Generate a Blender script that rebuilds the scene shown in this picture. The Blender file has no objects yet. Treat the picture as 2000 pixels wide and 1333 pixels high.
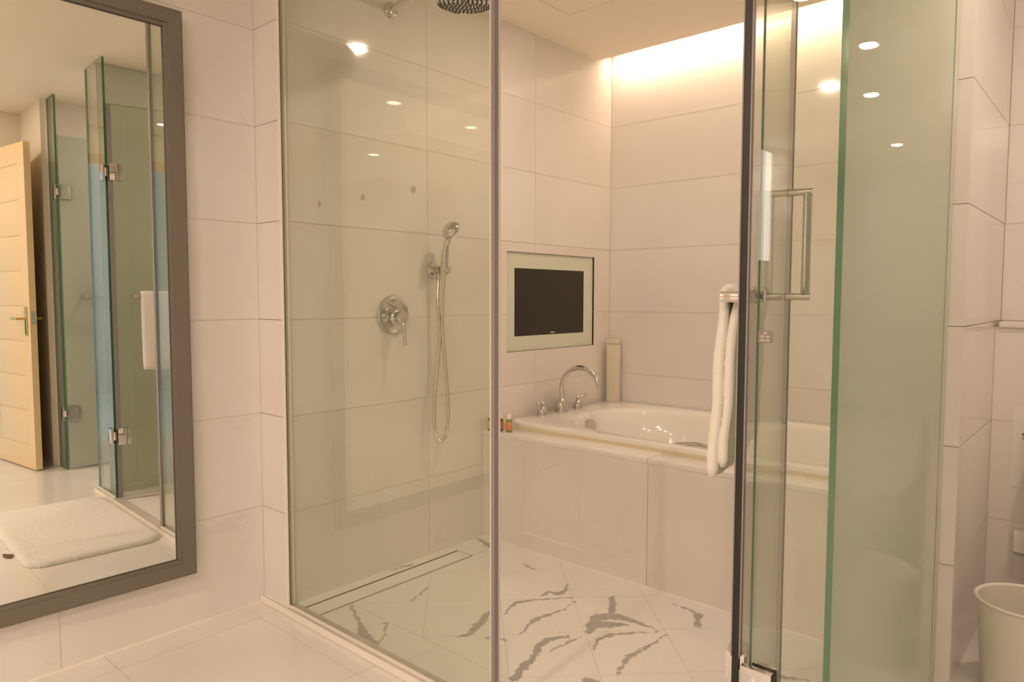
import bpy, bmesh, math, random
from mathutils import Vector, Matrix
R = math.radians
random.seed(7)
S = bpy.context.scene
COL = S.collection

# ------------------------------------------------------------------ camera, world, exposure
cam_d = bpy.data.cameras.new('camera')
cam = bpy.data.objects.new('camera', cam_d)
COL.objects.link(cam)
cam_d.sensor_width = 36.0
cam_d.lens = 1376.945 / 2000 * 36
cam_d.clip_start = 0.02
cam.matrix_world = (Matrix.Translation((0, 0, 1.13)) @ Matrix.Rotation(R(41.32), 4, 'Z')
                    @ Matrix.Rotation(R(90 - 3.602), 4, 'X') @ Matrix.Rotation(R(0.077), 4, 'Z'))
S.camera = cam

world = bpy.data.worlds.new('world')
S.world = world
world.use_nodes = True
bg = world.node_tree.nodes['Background']
bg.inputs['Color'].default_value = (0.62, 0.76, 1.0, 1)      # daylight outside the bedroom window
bg.inputs['Strength'].default_value = 1.5

S.view_settings.view_transform = 'Standard'
S.view_settings.look = 'None'
S.view_settings.gamma = 1
S.view_settings.exposure = -0.07
S.view_settings.use_curve_mapping = False
S.cycles.max_bounces = 14
S.cycles.diffuse_bounces = 6
S.cycles.glossy_bounces = 6
S.cycles.transmission_bounces = 8
S.cycles.transparent_max_bounces = 32
S.cycles.caustics_reflective = False
S.cycles.caustics_refractive = False
S.cycles.use_denoising = True
S.cycles.use_light_tree = False
S.cycles.sample_clamp_indirect = 4.0

WARM = (1.0, 0.755, 0.585)
DOWN_W = 12.7          # watts of one downlight
COVE_W = 10.0
COVE_COL = (1.0, 0.72, 0.49)

# ------------------------------------------------------------------ room dimensions (metres)
XM = -2.384      # mirror wall
XS = -2.228      # shower / tub end wall
YG = 1.3295      # plane of the glass screens
YA = 2.327       # tub apron
YB = 3.372       # wall behind the tub
ZC = 2.40        # ceiling
ZS = 0.017       # shower floor
XG = -0.398      # frosted partition
XW = -0.354      # toilet side of the stone wall
XE = -0.539      # left edge of the narrow glass screen
XR = -0.230      # right edge of the narrow glass screen
XSEAL = -1.2195  # free edge of the big glass screen
ZJ = [0.0, 0.3575, 0.7035, 1.0475, 1.3912, 1.7351, 2.0723, 2.40]

# ------------------------------------------------------------------ helpers
def link(o, parent=None):
    COL.objects.link(o)
    if parent is not None:
        o.parent = parent
        o.matrix_parent_inverse = base_matrix(parent).inverted()
    return o

def base_matrix(o):
    m = o.matrix_basis.copy()
    if o.parent is not None:
        m = base_matrix(o.parent) @ o.matrix_parent_inverse @ m
    return m

def finish(bm, name, mat, parent=None, smooth=None):
    bmesh.ops.recalc_face_normals(bm, faces=bm.faces[:])
    me = bpy.data.meshes.new(name)
    bm.to_mesh(me)
    bm.free()
    if mat is not None:
        for m in (mat if isinstance(mat, (list, tuple)) else [mat]):
            me.materials.append(m)
    if smooth is not None:
        for p in me.polygons:
            p.use_smooth = True
        if smooth < 179:
            me.set_sharp_from_angle(angle=R(smooth))
    o = bpy.data.objects.new(name, me)
    return link(o, parent)

def add_box(bm, lo, hi, bevel=0.0, seg=2, mi=0):
    vs = [bm.verts.new((x, y, z)) for x in (lo[0], hi[0]) for y in (lo[1], hi[1]) for z in (lo[2], hi[2])]
    idx = [(0, 1, 3, 2), (4, 6, 7, 5), (0, 4, 5, 1), (2, 3, 7, 6), (0, 2, 6, 4), (1, 5, 7, 3)]
    fs = [bm.faces.new([vs[i] for i in f]) for f in idx]
    for f in fs:
        f.material_index = mi
    if bevel > 0:
        es = list({e for f in fs for e in f.edges})
        bmesh.ops.bevel(bm, geom=es, offset=bevel, segments=seg, affect='EDGES', profile=0.6)
    return vs

def box(name, lo, hi, mat, parent=None, bevel=0.0, seg=2, smooth=None):
    bm = bmesh.new()
    add_box(bm, lo, hi, bevel, seg)
    return finish(bm, name, mat, parent, smooth if smooth is not None else (35 if bevel else None))

CUBE = None
def cube_piece(name, lo, hi, mat, parent):
    """a plain slab that shares one unit-cube mesh per material"""
    key = 'slab_' + mat.name
    me = bpy.data.meshes.get(key)
    if me is None:
        bm = bmesh.new()
        add_box(bm, (-.5, -.5, -.5), (.5, .5, .5))
        bmesh.ops.recalc_face_normals(bm, faces=bm.faces[:])
        me = bpy.data.meshes.new(key)
        bm.to_mesh(me)
        bm.free()
        me.materials.append(mat)
    o = bpy.data.objects.new(name, me)
    o.location = [(a + b) / 2 for a, b in zip(lo, hi)]
    o.scale = [max(b - a, 1e-4) for a, b in zip(lo, hi)]
    return link(o, parent)

def frame_for(d):
    d = Vector(d).normalized()
    a = Vector((0, 0, 1)) if abs(d.z) < 0.9 else Vector((1, 0, 0))
    u = d.cross(a).normalized()
    return u, d.cross(u).normalized(), d

def add_ring(bm, c, u, v, ru, rv, n):
    return [bm.verts.new(Vector(c) + u * (ru * math.cos(2 * math.pi * i / n)) + v * (rv * math.sin(2 * math.pi * i / n))) for i in range(n)]

def bridge(bm, a, b):
    n = len(a)
    for i in range(n):
        bm.faces.new((a[i], a[(i + 1) % n], b[(i + 1) % n], b[i]))

def add_tube(bm, pts, r, n=16, cap=True, closed=False):
    pts = [Vector(p) for p in pts]
    rs = r if isinstance(r, (list, tuple)) else [r] * len(pts)
    m = len(pts)
    tang = []
    for i in range(m):
        a = pts[i - 1] if (i > 0 or closed) else pts[i]
        b = pts[(i + 1) % m] if (i < m - 1 or closed) else pts[i]
        tang.append((b - a).normalized())
    u, v, _ = frame_for(tang[0])
    rings = []
    for i in range(m):
        t = tang[i]
        u = (u - t * u.dot(t)).normalized()
        v = t.cross(u).normalized()
        rings.append(add_ring(bm, pts[i], u, v, rs[i], rs[i], n))
    for i in range(m - 1):
        bridge(bm, rings[i], rings[i + 1])
    if closed:
        bridge(bm, rings[-1], rings[0])
    elif cap:
        bm.faces.new(rings[0][::-1])
        bm.faces.new(rings[-1])

def tube(name, pts, r, mat, parent=None, n=16, smooth=40, cap=True):
    bm = bmesh.new()
    add_tube(bm, pts, r, n, cap)
    return finish(bm, name, mat, parent, smooth)

def add_lathe(bm, prof, o, d, n=32, su=1.0, sv=1.0):
    """prof: list of (radius, height along d)"""
    u, v, d = frame_for(d)
    o = Vector(o)
    rings = []
    for r, h in prof:
        if r < 1e-6:
            rings.append([bm.verts.new(o + d * h)])
        else:
            rings.append(add_ring(bm, o + d * h, u, v, r * su, r * sv, n))
    for a, b in zip(rings, rings[1:]):
        if len(a) == 1 and len(b) == 1:
            continue
        if len(a) == 1:
            for i in range(n):
                bm.faces.new((a[0], b[i], b[(i + 1) % n]))
        elif len(b) == 1:
            for i in range(n):
                bm.faces.new((a[i], a[(i + 1) % n], b[0]))
        else:
            bridge(bm, a, b)

def lathe(name, prof, o, d, mat, parent=None, n=32, smooth=35):
    bm = bmesh.new()
    add_lathe(bm, prof, o, d, n)
    return finish(bm, name, mat, parent, smooth)

def spline(pts, k=8):
    pts = [Vector(p) for p in pts]
    out = []
    for i in range(len(pts) - 1):
        p0 = pts[max(i - 1, 0)]; p1 = pts[i]; p2 = pts[i + 1]; p3 = pts[min(i + 2, len(pts) - 1)]
        for j in range(k):
            t = j / k
            out.append(0.5 * ((2 * p1) + (p2 - p0) * t + (2 * p0 - 5 * p1 + 4 * p2 - p3) * t * t + (3 * p1 - p0 - 3 * p2 + p3) * t ** 3))
    out.append(pts[-1])
    return out

def tag(o, label=None, cat=None, group=None, kind=None):
    if label: o['label'] = label
    if cat: o['category'] = cat
    if group: o['group'] = group
    if kind: o['kind'] = kind
    return o

def thing(name, loc, label, cat, group=None, kind=None):
    o = bpy.data.objects.new(name, None)
    o.empty_display_size = 0.05
    o.location = loc
    link(o)
    return tag(o, label, cat, group, kind)

def text(name, body, size, loc, rot, mat, parent, align='CENTER', extrude=0.0003):
    cu = bpy.data.curves.new(name, 'FONT')
    cu.body = body
    cu.size = size
    cu.align_x = align
    cu.align_y = 'CENTER'
    cu.extrude = extrude
    o = bpy.data.objects.new(name + '_curve', cu)
    COL.objects.link(o)
    dg = bpy.context.evaluated_depsgraph_get()
    me = bpy.data.meshes.new_from_object(o.evaluated_get(dg))
    COL.objects.unlink(o)
    bpy.data.objects.remove(o)
    me.materials.clear()
    me.materials.append(mat)
    me.transform(Matrix.Translation(loc) @ rot.to_4x4())
    return link(bpy.data.objects.new(name, me), parent)

# ------------------------------------------------------------------ materials
def newmat(name):
    m = bpy.data.materials.new(name)
    m.use_nodes = True
    nt = m.node_tree
    nt.nodes.clear()
    out = nt.nodes.new('ShaderNodeOutputMaterial')
    return m, nt, out

def N(nt, t, **kw):
    n = nt.nodes.new(t)
    for k, v in kw.items():
        if k in n.inputs:
            n.inputs[k].default_value = v
        else:
            setattr(n, k, v)
    return n

def pbr(name, col, rough=0.4, metal=0.0, spec=0.5, coat=0.0, bump=None, var=None, emis=None, estr=0.0, sss=0.0):
    m, nt, out = newmat(name)
    b = N(nt, 'ShaderNodeBsdfPrincipled')
    b.inputs['Base Color'].default_value = (*col, 1)
    b.inputs['Roughness'].default_value = rough
    b.inputs['Metallic'].default_value = metal
    b.inputs['Specular IOR Level'].default_value = spec
    b.inputs['Coat Weight'].default_value = coat
    if emis:
        b.inputs['Emission Color'].default_value = (*emis, 1)
        b.inputs['Emission Strength'].default_value = estr
    geo = N(nt, 'ShaderNodeNewGeometry')
    if var:   # (scale, amount)
        nz = N(nt, 'ShaderNodeTexNoise', Scale=var[0], Detail=4.0)
        nt.links.new(geo.outputs['Position'], nz.inputs['Vector'])
        mx = N(nt, 'ShaderNodeMix', data_type='RGBA')
        mx.inputs['A'].default_value = (*[c * (1 - var[1]) for c in col], 1)
        mx.inputs['B'].default_value = (*[min(1, c * (1 + var[1])) for c in col], 1)
        nt.links.new(nz.outputs['Fac'], mx.inputs['Factor'])
        nt.links.new(mx.outputs['Result'], b.inputs['Base Color'])
    if bump:  # (scale, strength, distance)
        nz = N(nt, 'ShaderNodeTexNoise', Scale=bump[0], Detail=3.0)
        nt.links.new(geo.outputs['Position'], nz.inputs['Vector'])
        bp = N(nt, 'ShaderNodeBump', Strength=bump[1], Distance=bump[2])
        nt.links.new(nz.outputs['Fac'], bp.inputs['Height'])
        nt.links.new(bp.outputs['Normal'], b.inputs['Normal'])
    nt.links.new(b.outputs['BSDF'], out.inputs['Surface'])
    return m

def stone(name, base, cloud, vein, rough=0.10, veinamt=0.25, scale=1.6):
    """polished pale marble: soft clouds, a few hair veins, each slab cut from another place"""
    m, nt, out = newmat(name)
    L = nt.links.new
    geo = N(nt, 'ShaderNodeNewGeometry')
    oi = N(nt, 'ShaderNodeObjectInfo')
    off = N(nt, 'ShaderNodeVectorMath', operation='SCALE')
    off.inputs[0].default_value = (13.1, 7.7, 5.3)
    L(oi.outputs['Random'], off.inputs['Scale'])
    add = N(nt, 'ShaderNodeVectorMath', operation='ADD')
    L(geo.outputs['Position'], add.inputs[0]); L(off.outputs[0], add.inputs[1])
    n1 = N(nt, 'ShaderNodeTexNoise', Scale=scale, Detail=5.0, Roughness=0.55, Distortion=0.6)
    L(add.outputs[0], n1.inputs['Vector'])
    r1 = N(nt, 'ShaderNodeMapRange')
    r1.inputs['From Min'].default_value = 0.38; r1.inputs['From Max'].default_value = 0.68
    L(n1.outputs['Fac'], r1.inputs['Value'])
    mx = N(nt, 'ShaderNodeMix', data_type='RGBA')
    mx.inputs['A'].default_value = (*base, 1); mx.inputs['B'].default_value = (*cloud, 1)
    L(r1.outputs['Result'], mx.inputs['Factor'])
    n2 = N(nt, 'ShaderNodeTexNoise', Scale=1.3, Detail=7.0, Roughness=0.6, Distortion=1.4)
    L(add.outputs[0], n2.inputs['Vector'])
    ab = N(nt, 'ShaderNodeMath', operation='SUBTRACT'); ab.inputs[1].default_value = 0.5
    L(n2.outputs['Fac'], ab.inputs[0])
    ab2 = N(nt, 'ShaderNodeMath', operation='ABSOLUTE'); L(ab.outputs[0], ab2.inputs[0])
    r2 = N(nt, 'ShaderNodeMapRange')
    r2.inputs['From Min'].default_value = 0.0; r2.inputs['From Max'].default_value = 0.012
    r2.inputs['To Min'].default_value = 1.0; r2.inputs['To Max'].default_value = 0.0
    L(ab2.outputs[0], r2.inputs['Value'])
    n3 = N(nt, 'ShaderNodeTexNoise', Scale=2.2, Detail=2.0)
    L(add.outputs[0], n3.inputs['Vector'])
    r3 = N(nt, 'ShaderNodeMapRange')
    r3.inputs['From Min'].default_value = 0.55; r3.inputs['From Max'].default_value = 0.75
    r3.inputs['To Max'].default_value = veinamt
    L(n3.outputs['Fac'], r3.inputs['Value'])
    mm = N(nt, 'ShaderNodeMath', operation='MULTIPLY')
    L(r2.outputs['Result'], mm.inputs[0]); L(r3.outputs['Result'], mm.inputs[1])
    mv = N(nt, 'ShaderNodeMix', data_type='RGBA')
    L(mm.outputs[0], mv.inputs['Factor']); L(mx.outputs['Result'], mv.inputs['A'])
    mv.inputs['B'].default_value = (*vein, 1)
    b = N(nt, 'ShaderNodeBsdfPrincipled')
    b.inputs['Roughness'].default_value = rough
    b.inputs['Specular IOR Level'].default_value = 0.5
    L(mv.outputs['Result'], b.inputs['Base Color'])
    L(b.outputs['BSDF'], out.inputs['Surface'])
    return m

VEINS = [
[(-1.609, 1.794, 0.0026), (-1.638, 1.857, 0.0063), (-1.638, 1.902, 0.0082), (-1.587, 1.976, 0.0055), (-1.512, 2.061, 0.0009)],
[(-1.61, 1.986, 0.0028), (-1.607, 2.043, 0.0075), (-1.57, 2.052, 0.014), (-1.566, 2.085, 0.0085), (-1.603, 2.154, 0.0019)],
[(-1.47, 1.717, 0.0033), (-1.488, 1.768, 0.005), (-1.501, 1.838, 0.0103), (-1.478, 1.965, 0.0027), (-1.485, 2.037, 0.0009)],
[(-1.406, 2.166, 0.0074), (-1.338, 2.062, 0.0132)],
[(-1.31, 1.878, 0.0116), (-1.351, 1.991, 0.0225), (-1.308, 2.039, 0.0226), (-1.242, 2.046, 0.0137), (-1.142, 2.05, 0.0017)],
[(-1.318, 1.919, 0.0117), (-1.287, 1.966, 0.0118), (-1.242, 2.006, 0.0034)],
[(-1.231, 1.793, 0.0016), (-1.259, 1.866, 0.0065), (-1.242, 1.919, 0.0074), (-1.14, 2.037, 0.0008)],
[(-1.306, 1.496, 0.013), (-1.332, 1.568, 0.0127), (-1.341, 1.628, 0.0107), (-1.375, 1.697, 0.0127), (-1.38, 1.75, 0.0113), (-1.348, 1.811, 0.0065)],
[(-1.331, 1.696, 0.0023), (-1.32, 1.781, 0.0048), (-1.302, 1.856, 0.0008)],
[(-1.094, 1.717, 0.0037), (-1.114, 1.78, 0.006), (-1.125, 1.84, 0.0093), (-1.11, 1.966, 0.0032), (-1.112, 2.038, 0.0008)],
[(-1.209, 2.259, 0.0009), (-1.127, 2.253, 0.0071), (-1.096, 2.237, 0.0131), (-1.058, 2.154, 0.0076)],
[(-1.866, 2.196, 0.0021), (-1.82, 2.177, 0.0041), (-1.767, 2.188, 0.001)],
[(-2.224, 2.288, 0.0069), (-2.105, 2.251, 0.0134)],
[(-2.072, 1.478, 0.0036), (-1.938, 1.415, 0.0068), (-1.854, 1.373, 0.018), (-1.776, 1.346, 0.0238)],
[(-1.992, 1.778, 0.0019), (-1.958, 1.714, 0.0047), (-1.937, 1.644, 0.0018)],
[(-1.658, 1.773, 0.0106), (-1.624, 1.678, 0.0136), (-1.597, 1.604, 0.0098), (-1.621, 1.55, 0.0016)],
[(-1.87, 1.475, 0.0043), (-1.818, 1.433, 0.0041), (-1.77, 1.369, 0.0032)],
[(-2.226, 1.782, 0.0041), (-2.206, 1.873, 0.0083)],
[(-1.54, 1.627, 0.0065), (-1.483, 1.654, 0.0065)],
[(-1.335, 1.925, 0.018), (-1.29, 1.975, 0.016), (-1.25, 2.01, 0.006)],
[(-1.143, 1.633, 0.0144), (-1.1, 1.635, 0.0142)],
[(-0.95, 1.62, 0.004), (-0.90, 1.72, 0.012), (-0.86, 1.78, 0.004)],
[(-0.80, 1.95, 0.003), (-0.74, 2.02, 0.010), (-0.66, 2.06, 0.002)],
]

def seg_group():
    """node group: how deep a point lies inside a tapering stroke from A to B"""
    g = bpy.data.node_groups.new('vein_stroke', 'ShaderNodeTree')
    for nm, tp in (('P', 'NodeSocketVector'), ('A', 'NodeSocketVector'), ('B', 'NodeSocketVector'), ('WA', 'NodeSocketFloat'), ('WB', 'NodeSocketFloat')):
        g.interface.new_socket(nm, in_out='INPUT', socket_type=tp)
    g.interface.new_socket('Mask', in_out='OUTPUT', socket_type='NodeSocketFloat')
    gi = g.nodes.new('NodeGroupInput'); go = g.nodes.new('NodeGroupOutput')
    L = g.links.new
    def vm(op, a, b):
        n = g.nodes.new('ShaderNodeVectorMath'); n.operation = op
        L(a, n.inputs[0]); L(b, n.inputs[1]); return n
    pa = vm('SUBTRACT', gi.outputs['P'], gi.outputs['A'])
    ba = vm('SUBTRACT', gi.outputs['B'], gi.outputs['A'])
    d1 = vm('DOT_PRODUCT', pa.outputs[0], ba.outputs[0]); d2 = vm('DOT_PRODUCT', ba.outputs[0], ba.outputs[0])
    h = g.nodes.new('ShaderNodeMath'); h.operation = 'DIVIDE'; h.use_clamp = True
    L(d1.outputs['Value'], h.inputs[0]); L(d2.outputs['Value'], h.inputs[1])
    sc = g.nodes.new('ShaderNodeVectorMath'); sc.operation = 'SCALE'
    L(ba.outputs[0], sc.inputs[0]); L(h.outputs[0], sc.inputs['Scale'])
    df = vm('SUBTRACT', pa.outputs[0], sc.outputs[0])
    ln = g.nodes.new('ShaderNodeVectorMath'); ln.operation = 'LENGTH'; L(df.outputs[0], ln.inputs[0])
    w = g.nodes.new('ShaderNodeMix'); w.data_type = 'FLOAT'
    L(h.outputs[0], w.inputs['Factor']); L(gi.outputs['WA'], w.inputs['A']); L(gi.outputs['WB'], w.inputs['B'])
    dd = g.nodes.new('ShaderNodeMath'); dd.operation = 'SUBTRACT'
    L(w.outputs['Result'], dd.inputs[0]); L(ln.outputs['Value'], dd.inputs[1])
    L(dd.outputs[0], go.inputs['Mask'])
    return g

_cala = {}
def calacatta(x0, x1, y0, y1):
    """veined tile material holding just the veins that cross this piece of floor"""
    pad = .05
    segs = [(a, b) for poly in VEINS for a, b in zip(poly, poly[1:])
            if max(a[0], b[0]) > x0 - pad and min(a[0], b[0]) < x1 + pad and max(a[1], b[1]) > y0 - pad and min(a[1], b[1]) < y1 + pad]
    if not segs:
        segs = [((-9, -9, .001), (-9.1, -9, .001))]
    key = tuple(segs)
    if key in _cala:
        return _cala[key]
    m, nt, out = newmat('veined_floor_tile')
    _cala[key] = m
    L = nt.links.new
    g = bpy.data.node_groups.get('vein_stroke') or seg_group()
    geo = N(nt, 'ShaderNodeNewGeometry')
    flat = N(nt, 'ShaderNodeVectorMath', operation='MULTIPLY'); flat.inputs[1].default_value = (1, 1, 0)
    L(geo.outputs['Position'], flat.inputs[0])
    nz = N(nt, 'ShaderNodeTexNoise', Scale=34.0, Detail=4.0, Roughness=0.6)
    L(flat.outputs[0], nz.inputs['Vector'])
    ce = N(nt, 'ShaderNodeVectorMath', operation='SUBTRACT'); ce.inputs[1].default_value = (.5, .5, .5)
    L(nz.outputs['Color'], ce.inputs[0])
    am = N(nt, 'ShaderNodeVectorMath', operation='MULTIPLY'); am.inputs[1].default_value = (.034, .034, 0)
    L(ce.outputs[0], am.inputs[0])
    P = N(nt, 'ShaderNodeVectorMath', operation='ADD'); L(flat.outputs[0], P.inputs[0]); L(am.outputs[0], P.inputs[1])
    prev = None
    for a, b in segs:
        if True:
            gn = nt.nodes.new('ShaderNodeGroup'); gn.node_tree = g
            gn.inputs['A'].default_value = (a[0], a[1], 0); gn.inputs['B'].default_value = (b[0], b[1], 0)
            gn.inputs['WA'].default_value = a[2]; gn.inputs['WB'].default_value = b[2]
            L(P.outputs[0], gn.inputs['P'])
            if prev is None:
                prev = gn.outputs['Mask']
            else:
                mx = N(nt, 'ShaderNodeMath', operation='MAXIMUM')
                L(prev, mx.inputs[0]); L(gn.outputs['Mask'], mx.inputs[1]); prev = mx.outputs[0]
    nw = N(nt, 'ShaderNodeTexNoise', Scale=48.0, Detail=4.0, Roughness=0.7)
    L(flat.outputs[0], nw.inputs['Vector'])
    wr = N(nt, 'ShaderNodeMapRange'); wr.inputs['From Min'].default_value = .3; wr.inputs['From Max'].default_value = .7
    wr.inputs['To Min'].default_value = -.0055; wr.inputs['To Max'].default_value = .0085
    L(nw.outputs['Fac'], wr.inputs['Value'])
    ad = N(nt, 'ShaderNodeMath', operation='ADD'); L(prev, ad.inputs[0]); L(wr.outputs['Result'], ad.inputs[1]); prev = ad.outputs[0]
    r = N(nt, 'ShaderNodeMapRange')
    r.inputs['From Min'].default_value = -0.0008; r.inputs['From Max'].default_value = 0.0025
    L(prev, r.inputs['Value'])
    n2 = N(nt, 'ShaderNodeTexNoise', Scale=60.0, Detail=3.0)
    L(flat.outputs[0], n2.inputs['Vector'])
    vc = N(nt, 'ShaderNodeMix', data_type='RGBA')
    vc.inputs['A'].default_value = (.30, .295, .29, 1); vc.inputs['B'].default_value = (.50, .49, .48, 1)
    L(n2.outputs['Fac'], vc.inputs['Factor'])
    # faint hair veins over everything
    n3 = N(nt, 'ShaderNodeTexNoise', Scale=3.0, Detail=8.0, Roughness=0.65, Distortion=1.0)
    L(flat.outputs[0], n3.inputs['Vector'])
    s3 = N(nt, 'ShaderNodeMath', operation='SUBTRACT'); s3.inputs[1].default_value = .5; L(n3.outputs['Fac'], s3.inputs[0])
    a3 = N(nt, 'ShaderNodeMath', operation='ABSOLUTE'); L(s3.outputs[0], a3.inputs[0])
    r3 = N(nt, 'ShaderNodeMapRange')
    r3.inputs['From Max'].default_value = .006; r3.inputs['To Min'].default_value = .12; r3.inputs['To Max'].default_value = 0
    L(a3.outputs[0], r3.inputs['Value'])
    bs = N(nt, 'ShaderNodeMix', data_type='RGBA')
    bs.inputs['A'].default_value = (.80, .785, .765, 1); bs.inputs['B'].default_value = (.45, .44, .43, 1)
    L(r3.outputs['Result'], bs.inputs['Factor'])
    fin = N(nt, 'ShaderNodeMix', data_type='RGBA')
    L(r.outputs['Result'], fin.inputs['Factor']); L(bs.outputs['Result'], fin.inputs['A']); L(vc.outputs['Result'], fin.inputs['B'])
    b = N(nt, 'ShaderNodeBsdfPrincipled'); b.inputs['Roughness'].default_value = .35
    L(fin.outputs['Result'], b.inputs['Base Color']); L(b.outputs['BSDF'], out.inputs['Surface'])
    return m

def glass(name, tint, spec=1.0):
    """plate glass: clear green-tinted body, mirror-like surface by Fresnel"""
    m, nt, out = newmat(name)
    L = nt.links.new
    geo = N(nt, 'ShaderNodeNewGeometry')
    io = N(nt, 'ShaderNodeMapRange')
    io.inputs['To Min'].default_value = 1.5; io.inputs['To Max'].default_value = 1 / 1.5
    L(geo.outputs['Backfacing'], io.inputs['Value'])
    fr = N(nt, 'ShaderNodeFresnel'); L(io.outputs['Result'], fr.inputs['IOR'])
    ml = N(nt, 'ShaderNodeMath', operation='MULTIPLY', use_clamp=True); ml.inputs[1].default_value = spec
    L(fr.outputs[0], ml.inputs[0])
    t = N(nt, 'ShaderNodeBsdfTransparent'); t.inputs['Color'].default_value = (*tint, 1)
    gl = N(nt, 'ShaderNodeBsdfGlossy'); gl.inputs['Roughness'].default_value = 0.0
    mx = N(nt, 'ShaderNodeMixShader')
    L(ml.outputs[0], mx.inputs['Fac']); L(t.outputs[0], mx.inputs[1]); L(gl.outputs[0], mx.inputs[2])
    L(mx.outputs[0], out.inputs['Surface'])
    return m

def frosted(name, col, trans=0.5):
    m, nt, out = newmat(name)
    L = nt.links.new
    d = N(nt, 'ShaderNodeBsdfDiffuse'); d.inputs['Color'].default_value = (*col, 1)
    t = N(nt, 'ShaderNodeBsdfTranslucent'); t.inputs['Color'].default_value = (*col, 1)
    mx = N(nt, 'ShaderNodeMixShader'); mx.inputs['Fac'].default_value = trans
    L(d.outputs[0], mx.inputs[1]); L(t.outputs[0], mx.inputs[2])
    gl = N(nt, 'ShaderNodeBsdfGlossy'); gl.inputs['Roughness'].default_value = 0.12
    fr = N(nt, 'ShaderNodeFresnel'); fr.inputs['IOR'].default_value = 1.45
    m2 = N(nt, 'ShaderNodeMixShader')
    L(fr.outputs[0], m2.inputs['Fac']); L(mx.outputs[0], m2.inputs[1]); L(gl.outputs[0], m2.inputs[2])
    L(m2.outputs[0], out.inputs['Surface'])
    return m

def mirror_mat():
    m, nt, out = newmat('silvered_mirror')
    gl = N(nt, 'ShaderNodeBsdfGlossy'); gl.inputs['Roughness'].default_value = 0.0
    gl.inputs['Color'].default_value = (.86, .88, .84, 1)
    nt.links.new(gl.outputs[0], out.inputs['Surface'])
    return m

def emit(name, col, s):
    m, nt, out = newmat(name)
    e = N(nt, 'ShaderNodeEmission'); e.inputs['Color'].default_value = (*col, 1); e.inputs['Strength'].default_value = s
    nt.links.new(e.outputs[0], out.inputs['Surface'])
    return m

M_WALL = stone('wall_marble', (.80, .775, .755), (.77, .725, .69), (.5, .42, .34), rough=0.09)
M_WETWALL = stone('shower_marble', (.79, .76, .73), (.75, .705, .655), (.5, .43, .36), rough=0.075, veinamt=.22)
M_FLOOR = stone('floor_marble', (.80, .785, .765), (.755, .73, .70), (.5, .45, .4), rough=0.16, veinamt=.3)
M_CURB = stone('curb_marble', (.64, .60, .575), (.53, .49, .465), (.38, .35, .34), rough=0.12, scale=6)
M_DECK = stone('deck_marble', (.80, .785, .77), (.77, .75, .72), (.5, .46, .4), rough=0.14)
M_GROUT = pbr('grout', (.66, .585, .49), .8)
M_GROUT_F = pbr('floor_grout', (.62, .555, .47), .8)
M_CAULK = pbr('caulk', (.90, .86, .78), .5)
M_CEIL = pbr('ceiling_paint', (.93, .865, .75), .85, spec=.2, var=(1.2, .01))
M_PAINT = pbr('wall_paint', (.80, .74, .64), .8, spec=.2)
M_GLASS = glass('clear_plate_glass', (.925, .948, .905))
M_GEDGE = pbr('glass_edge_green', (.075, .20, .12), .12, spec=.6)
M_FROST = frosted('frosted_glass', (.91, .955, .86), .45)
M_FROSTD = frosted('frosted_door_glass', (.76, .83, .74), .45)
M_CHROME = pbr('chrome', (.64, .63, .62), .05, metal=1.0)
M_BRUSH = pbr('satin_steel', (.72, .70, .67), .22, metal=1.0)
M_BRASS = pbr('polished_brass', (.78, .55, .18), .16, metal=1.0)
M_SEAL = pbr('seal_grey', (.27, .245, .25), .4, spec=.4)
M_SEALC = pbr('seal_clear', (.66, .635, .60), .25)
M_BLACK = pbr('black_rubber', (.012, .013, .010), .45)
M_DARK = pbr('dark_slot', (.05, .042, .03), .7)
M_FRAME = pbr('taupe_frame', (.160, .141, .112), .42, var=(60, .03))
M_MIRROR = mirror_mat()
M_PORC = pbr('porcelain', (.84, .82, .79), .08, coat=.3)
M_CREAM = pbr('cream_plastic', (.78, .74, .64), .28)
M_BIN = pbr('bin_plastic', (.74, .715, .64), .32)
M_TOWEL = pbr('towel_cotton', (.84, .815, .765), .95, spec=.1, bump=(420, .5, .002))
M_MAT = pbr('mat_pile', (.84, .82, .79), .95, spec=.1, bump=(260, .8, .004))
M_CLOTH = pbr('cream_fabric', (.76, .70, .585), .9, spec=.1, bump=(500, .4, .001))
M_DOOR = pbr('door_paint', (.80, .615, .35), .35)
M_WOOD = pbr('casing_wood', (.50, .30, .13), .4, var=(9, .15))
M_TVG = pbr('painted_glass_pale_green', (.66, .70, .58), .06, coat=.5)
M_SCREEN = pbr('dark_screen', (.018, .015, .010), .16, spec=.5)
M_LOGO = pbr('logo_silver', (.6, .56, .48), .4)
M_PAPER = pbr('white_paper', (.82, .80, .77), .7)
M_INK = pbr('ink', (.02, .02, .02), .7)
M_RUB = pbr('nozzle_rubber', (.06, .055, .045), .5)
M_STEELPL = pbr('grey_plate', (.20, .19, .17), .4)
M_FIELD = pbr('sticker_field', (.42, .40, .36), .5)
M_DOT = pbr('marker_grey', (.36, .335, .28), .5)
M_LEAF = pbr('brown_tag', (.16, .085, .025), .6)
M_LENS = emit('downlight_lens', (1.0, .90, .76), 26.0)
M_TRIMW = pbr('downlight_trim', (.85, .82, .78), .4)

# ------------------------------------------------------------------ setting: slabs of stone
G = 0.0011     # half joint

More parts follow.
